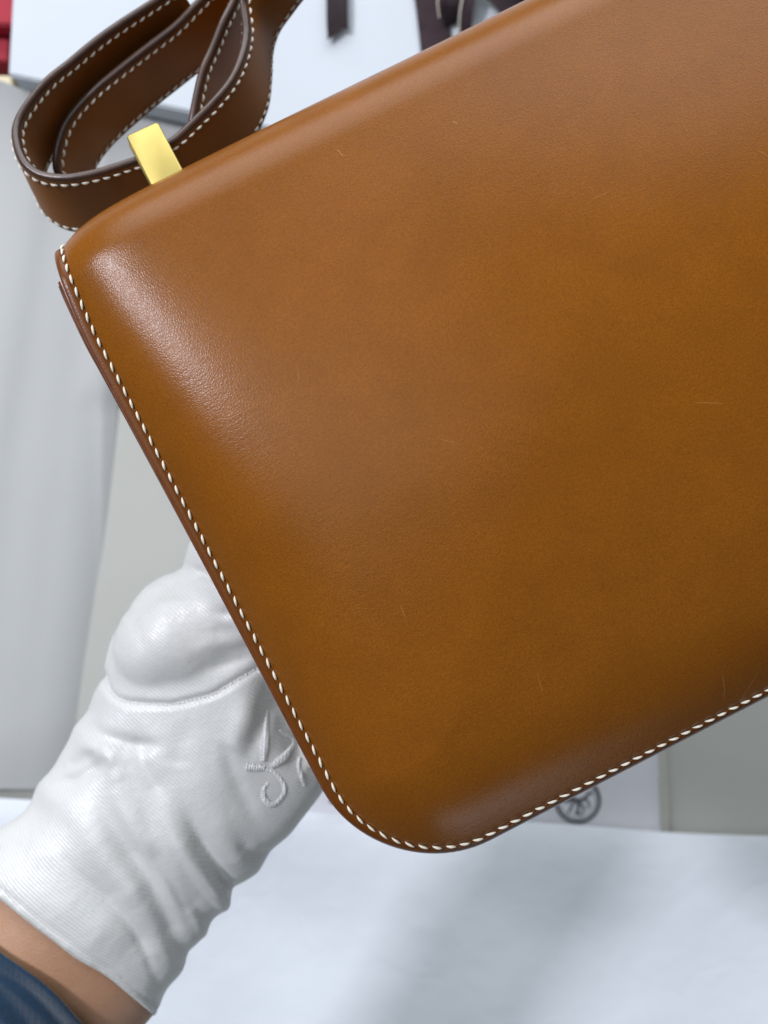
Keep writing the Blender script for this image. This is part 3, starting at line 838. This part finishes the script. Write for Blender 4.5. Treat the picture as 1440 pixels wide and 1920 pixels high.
# left folded sheet
def lsheet(a, b):
    y = 150 + (1480 - 150) * b
    top = 30 * max(0, (a - .0)) ** 1
    xr = float(np.interp(y, [150, 400, 760, 1100, 1480], [620, 420, 222, 185, 140])) + 4 * math.sin(y * .008)
    x = -420 + (xr + 420) * a
    y = y + (1 - b) ** 6 * float(np.interp(x, [0, 110, 210, 700], [0, 46, -15, -15]))
    f1 = float(np.interp(y, [150, 400, 850, 1480], [150, 80, 5, -70])); f2 = float(np.interp(y, [150, 700, 1480], [210, 120, 35]))
    k1 = 1 / (1 + math.exp(-(x - f1) / 16)); k2 = 1 / (1 + math.exp(-(x - f2) / 20))
    z = .020 + (.016 + .016 * min(1, max(0, (x - 130) / 60))) * math.exp(-b * (14 - 9 * min(1, max(0, (x - 130) / 60)))) - .006 * k1 - .005 * k2 - .011 * max(0, min(1, 1 - (xr - x) / 90)) ** 2 - .004 * max(0, (b - .9) / .1) ** 2
    return P(x, y, CAMZ - z)
t_ = sheet('wrapping_sheet', lsheet, 120, 80, .0008, M_sheet)
tag(t_, 'pale grey-white sheet with long soft folds left of the bag and under its strap', 'wrapping sheet')

# top white box
bx = empty('gift_box', P(520, -60, .60)); tag(bx, 'large white gift box behind the strap and the top edge of the bag', 'box')
b0 = box('box_base', [(22, 136), (1240, 384), (1290, -420), (60, -520)], 0.001, .034, M_boxside, None, .001)
b1 = box('lid', [(15, 140), (1250, 392), (1300, -440), (52, -540)], .0345, .055, M_box, None, .0015)
for o in (b0, b1): o.parent = bx; o.matrix_parent_inverse = Matrix.Translation(-bx.location)

# red box in the corner
rb = empty('red_box', P(-60, 30, .60)); tag(rb, 'dark red box at the top left corner beside the white gift box', 'box')
r0 = box('box_base', [(-260, 110), (15, 114), (40, -260), (-260, -260)], .001, .030, M_red, None, .001)
r1 = box('lid', [(-270, 44), (26, 47), (44, -280), (-270, -280)], .0305, .044, M_red, None, .0015)
for o in (r0, r1): o.parent = rb; o.matrix_parent_inverse = Matrix.Translation(-rb.location)
cr_ = box('card', [(-160, 158), (24, 163), (20, 141), (-160, 138)], .001, .030, M_cream, None, .001)
tag(cr_, 'cream card edge between the red box and the pale folded sheet', 'card')

# cotton dust bag with printed round emblem
def dust(a, b):
    x = 560 + (1236 - 560) * a + 3 * math.sin(b * 9); y = 1180 + (1580 - 1180) * b
    e = min(a, 1 - a) * 676
    z = .014 - .004 * math.exp(-e / 14) + .0015 * math.sin(x * .01 + y * .02)
    return P(x, y, CAMZ - z)
db = empty('dust_bag', P(900, 1400, .59)); tag(db, 'pale cotton dust bag with a black round emblem under the bag', 'dust bag')
d0 = sheet('bag_cloth', dust, 90, 50, .008, M_cotton)
def hem(a, b):
    x = 1234 + 18 * a + 3 * math.sin(b * 9); y = 1180 + (1582 - 1180) * b
    return P(x, y, CAMZ - (.0095 - .003 * a))
d1 = sheet('hem', hem, 4, 40, .006, M_trim)
VV = []; FF = []
def dust_pt(px_, py_): 
    return dust((px_ - 560 - 3 * math.sin((py_ - 1180) / 400 * 9)) / 676, (py_ - 1180) / 400) + Vector((0, 0, .0005))
def ribbonline(pl, wd, closed=False):
    global VV, FF
    n = len(pl); st = len(VV)
    for i, (x, y) in enumerate(pl):
        x0, y0 = pl[(i - 1) % n] if (closed or i > 0) else pl[i]; x1, y1 = pl[(i + 1) % n] if (closed or i < n - 1) else pl[i]
        tx, ty = x1 - x0, y1 - y0; L = math.hypot(tx, ty) or 1; nx_, ny_ = -ty / L * wd / 2, tx / L * wd / 2
        VV.append(dust_pt(x + nx_, y + ny_)); VV.append(dust_pt(x - nx_, y - ny_))
    for i in range(n if closed else n - 1):
        a = st + 2 * i; b = st + 2 * ((i + 1) % n); FF.append((a, b, b + 1, a + 1))
CXC, CYC = 1083, 1500
ribbonline([(CXC + 41 * math.cos(a), CYC + 41 * math.sin(a)) for a in np.linspace(0, 2 * math.pi, 65)[:-1]], 5.5, True)
ribbonline([(CXC + 34.5 * math.cos(a), CYC + 34.5 * math.sin(a)) for a in np.linspace(0, 2 * math.pi, 65)[:-1]], 1.6, True)
for pl, wd in [([(-25, 2), (-12, -2), (2, 0), (16, -4)], 6), ([(-8, 0), (-12, 14), (-18, 24)], 4), ([(-3, 0), (2, 12), (-2, 27)], 5), ([(4, 4), (12, 14), (10, 24)], 4), ([(14, -4), (20, -14), (27, -12)], 5),
               ([(16, -2), (22, 8), (20, 16)], 3.5), ([(-20, -4), (-22, -18)], 4), ([(-6, 24), (8, 27)], 4)]:
    ribbonline([(CXC + a, CYC + b) for a, b in pl], wd)
ribbonline([(CXC - 16 + 9 * math.cos(a), CYC - 12 + 9 * math.sin(a)) for a in np.linspace(0, 2 * math.pi, 25)[:-1]], 2.5, True)
d2 = mesh_obj('printed_emblem', VV, FF, M_ink)
for o in (d0, d1, d2): o.parent = db; o.matrix_parent_inverse = Matrix.Translation(-db.location)
sh = sheet('drawstring', lambda a, b: P(612 + 16 * a + 6 * b, 1440 + 66 * b + 4 * a, CAMZ - (.030 + .002 * math.sin(a * 3))), 4, 10, .002, M_rib)
tag(sh, 'small dark ribbon end between the glove and the lower left corner of the bag', 'ribbon')

# ribbons on the box lid
ZL = .0565
def rib_path(name, rows, wd, parent=None, th=.0006, notch=False, n=60, threads=True, one=0, mat=None):
    """rows: px, py, height above lid -> flat ribbon of width wd (m) with white threads along both borders"""
    r = smooth_path(rows, n); c = [P(a, b, CAMZ - ZL - z) for a, b, z in r]
    V_ = []
    for i in range(n):
        t = (c[min(i + 1, n - 1)] - c[max(i - 1, 0)]).normalized(); b = t.cross(Vector((0, 0, 1))).normalized(); V_.append((c[i], b))
    def fn(a, b):
        i = min(int(round(b * (n - 1))), n - 1); p, s = V_[i]; q = p + s * (a - .5) * wd
        if notch and i == n - 1:
            t = (c[-1] - c[-2]).normalized(); q = q + t * (notch * max(0, (a - .33) / .67) + .0006 * max(0, .33 - a) * 3)
        return q
    o = sheet(name, fn, 12, n - 1, th, mat or M_rib, None)
    if threads:
        for sd in ((-.44, .44) if not one else (.44 * one,)):
            VV = []; FF = []
            k = 0
            for i in range(0, n - 1):
                p, s = V_[i]; p2, s2 = V_[i + 1]
                for tt_ in (0, .34, .67):
                    pc = p.lerp(p2, tt_) + s * wd * sd + Vector((0, 0, .0004)); rr = .0005 * (1 + .35 * math.sin(k * 2.1)); k += 1
                    for j in range(6):
                        a = j * math.pi / 3; VV.append(pc + s * math.cos(a) * rr + Vector((0, 0, 1)) * math.sin(a) * rr * .8)
            m = len(VV) // 6
            for i in range(m - 1):
                for j in range(6):
                    a = i * 6 + j; b = i * 6 + (j + 1) % 6; FF.append((a, b, b + 6, a + 6))
            tobj = mesh_obj('border_thread', VV, FF, M_thread, o)
    return o
o = rib_path('ribbon', [(632, -120, .002), (632, -60, .003), (632, -10, .005), (632, 30, .005), (633, 54, .004)], .0150, notch=.0070, threads=False, mat=M_ribk)
tag(o, 'short dark brown ribbon end with a notched tip lying on the white box', 'ribbon', 'dark ribbon on the white box')
o = rib_path('ribbon', [(796, -120, .003), (800, -60, .002), (808, 0, .001), (814, 50, .001), (822, 120, .0005), (835, 200, .0005)], .0225, threads=False)
tag(o, 'wide plum brown ribbon running from the top edge down behind the bag', 'ribbon', 'dark ribbon on the white box')
o = rib_path('ribbon', [(858, -120, .010), (856, -60, .012), (853, 0, .011), (851, 24, .007), (853, 44, .002)], .0150, threads=False, mat=M_ribk)  # black stands in for the shade on this folded loop
tag(o, 'shaded ribbon fold painted black just right of the wide plum ribbon', 'ribbon', 'dark ribbon on the white box')
o = rib_path('ribbon', [(838, -120, .014), (832, -50, .014), (826, 0, .012), (829, 34, .006)], .0045, one=1)
tag(o, 'thin ribbon edge with twisted white thread lying on the wide plum ribbon', 'ribbon', 'dark ribbon on the white box')
o = rib_path('ribbon', [(900, -100, .012), (888, -40, .012), (878, 0, .011), (873, 30, .008), (872, 66, .002)], .0095, one=1)
tag(o, 'narrow plum ribbon hanging down with white twisted thread along its right border', 'ribbon', 'dark ribbon on the white box')
o = rib_path('ribbon', [(870, -60, .008), (920, -30, .010), (965, 12, .009), (1015, 60, .006)], .0190, threads=False, mat=M_ribk)
tag(o, 'black ribbon slanting down to the right next to the edge of the flap', 'ribbon', 'dark ribbon on the white box')
o = rib_path('ribbon', [(960, -60, .013), (985, -25, .014), (1010, 5, .012), (1040, 40, .006)], .0125, one=-1)
tag(o, 'plum ribbon piece at the top edge beside the black slanting ribbon', 'ribbon', 'dark ribbon on the white box')
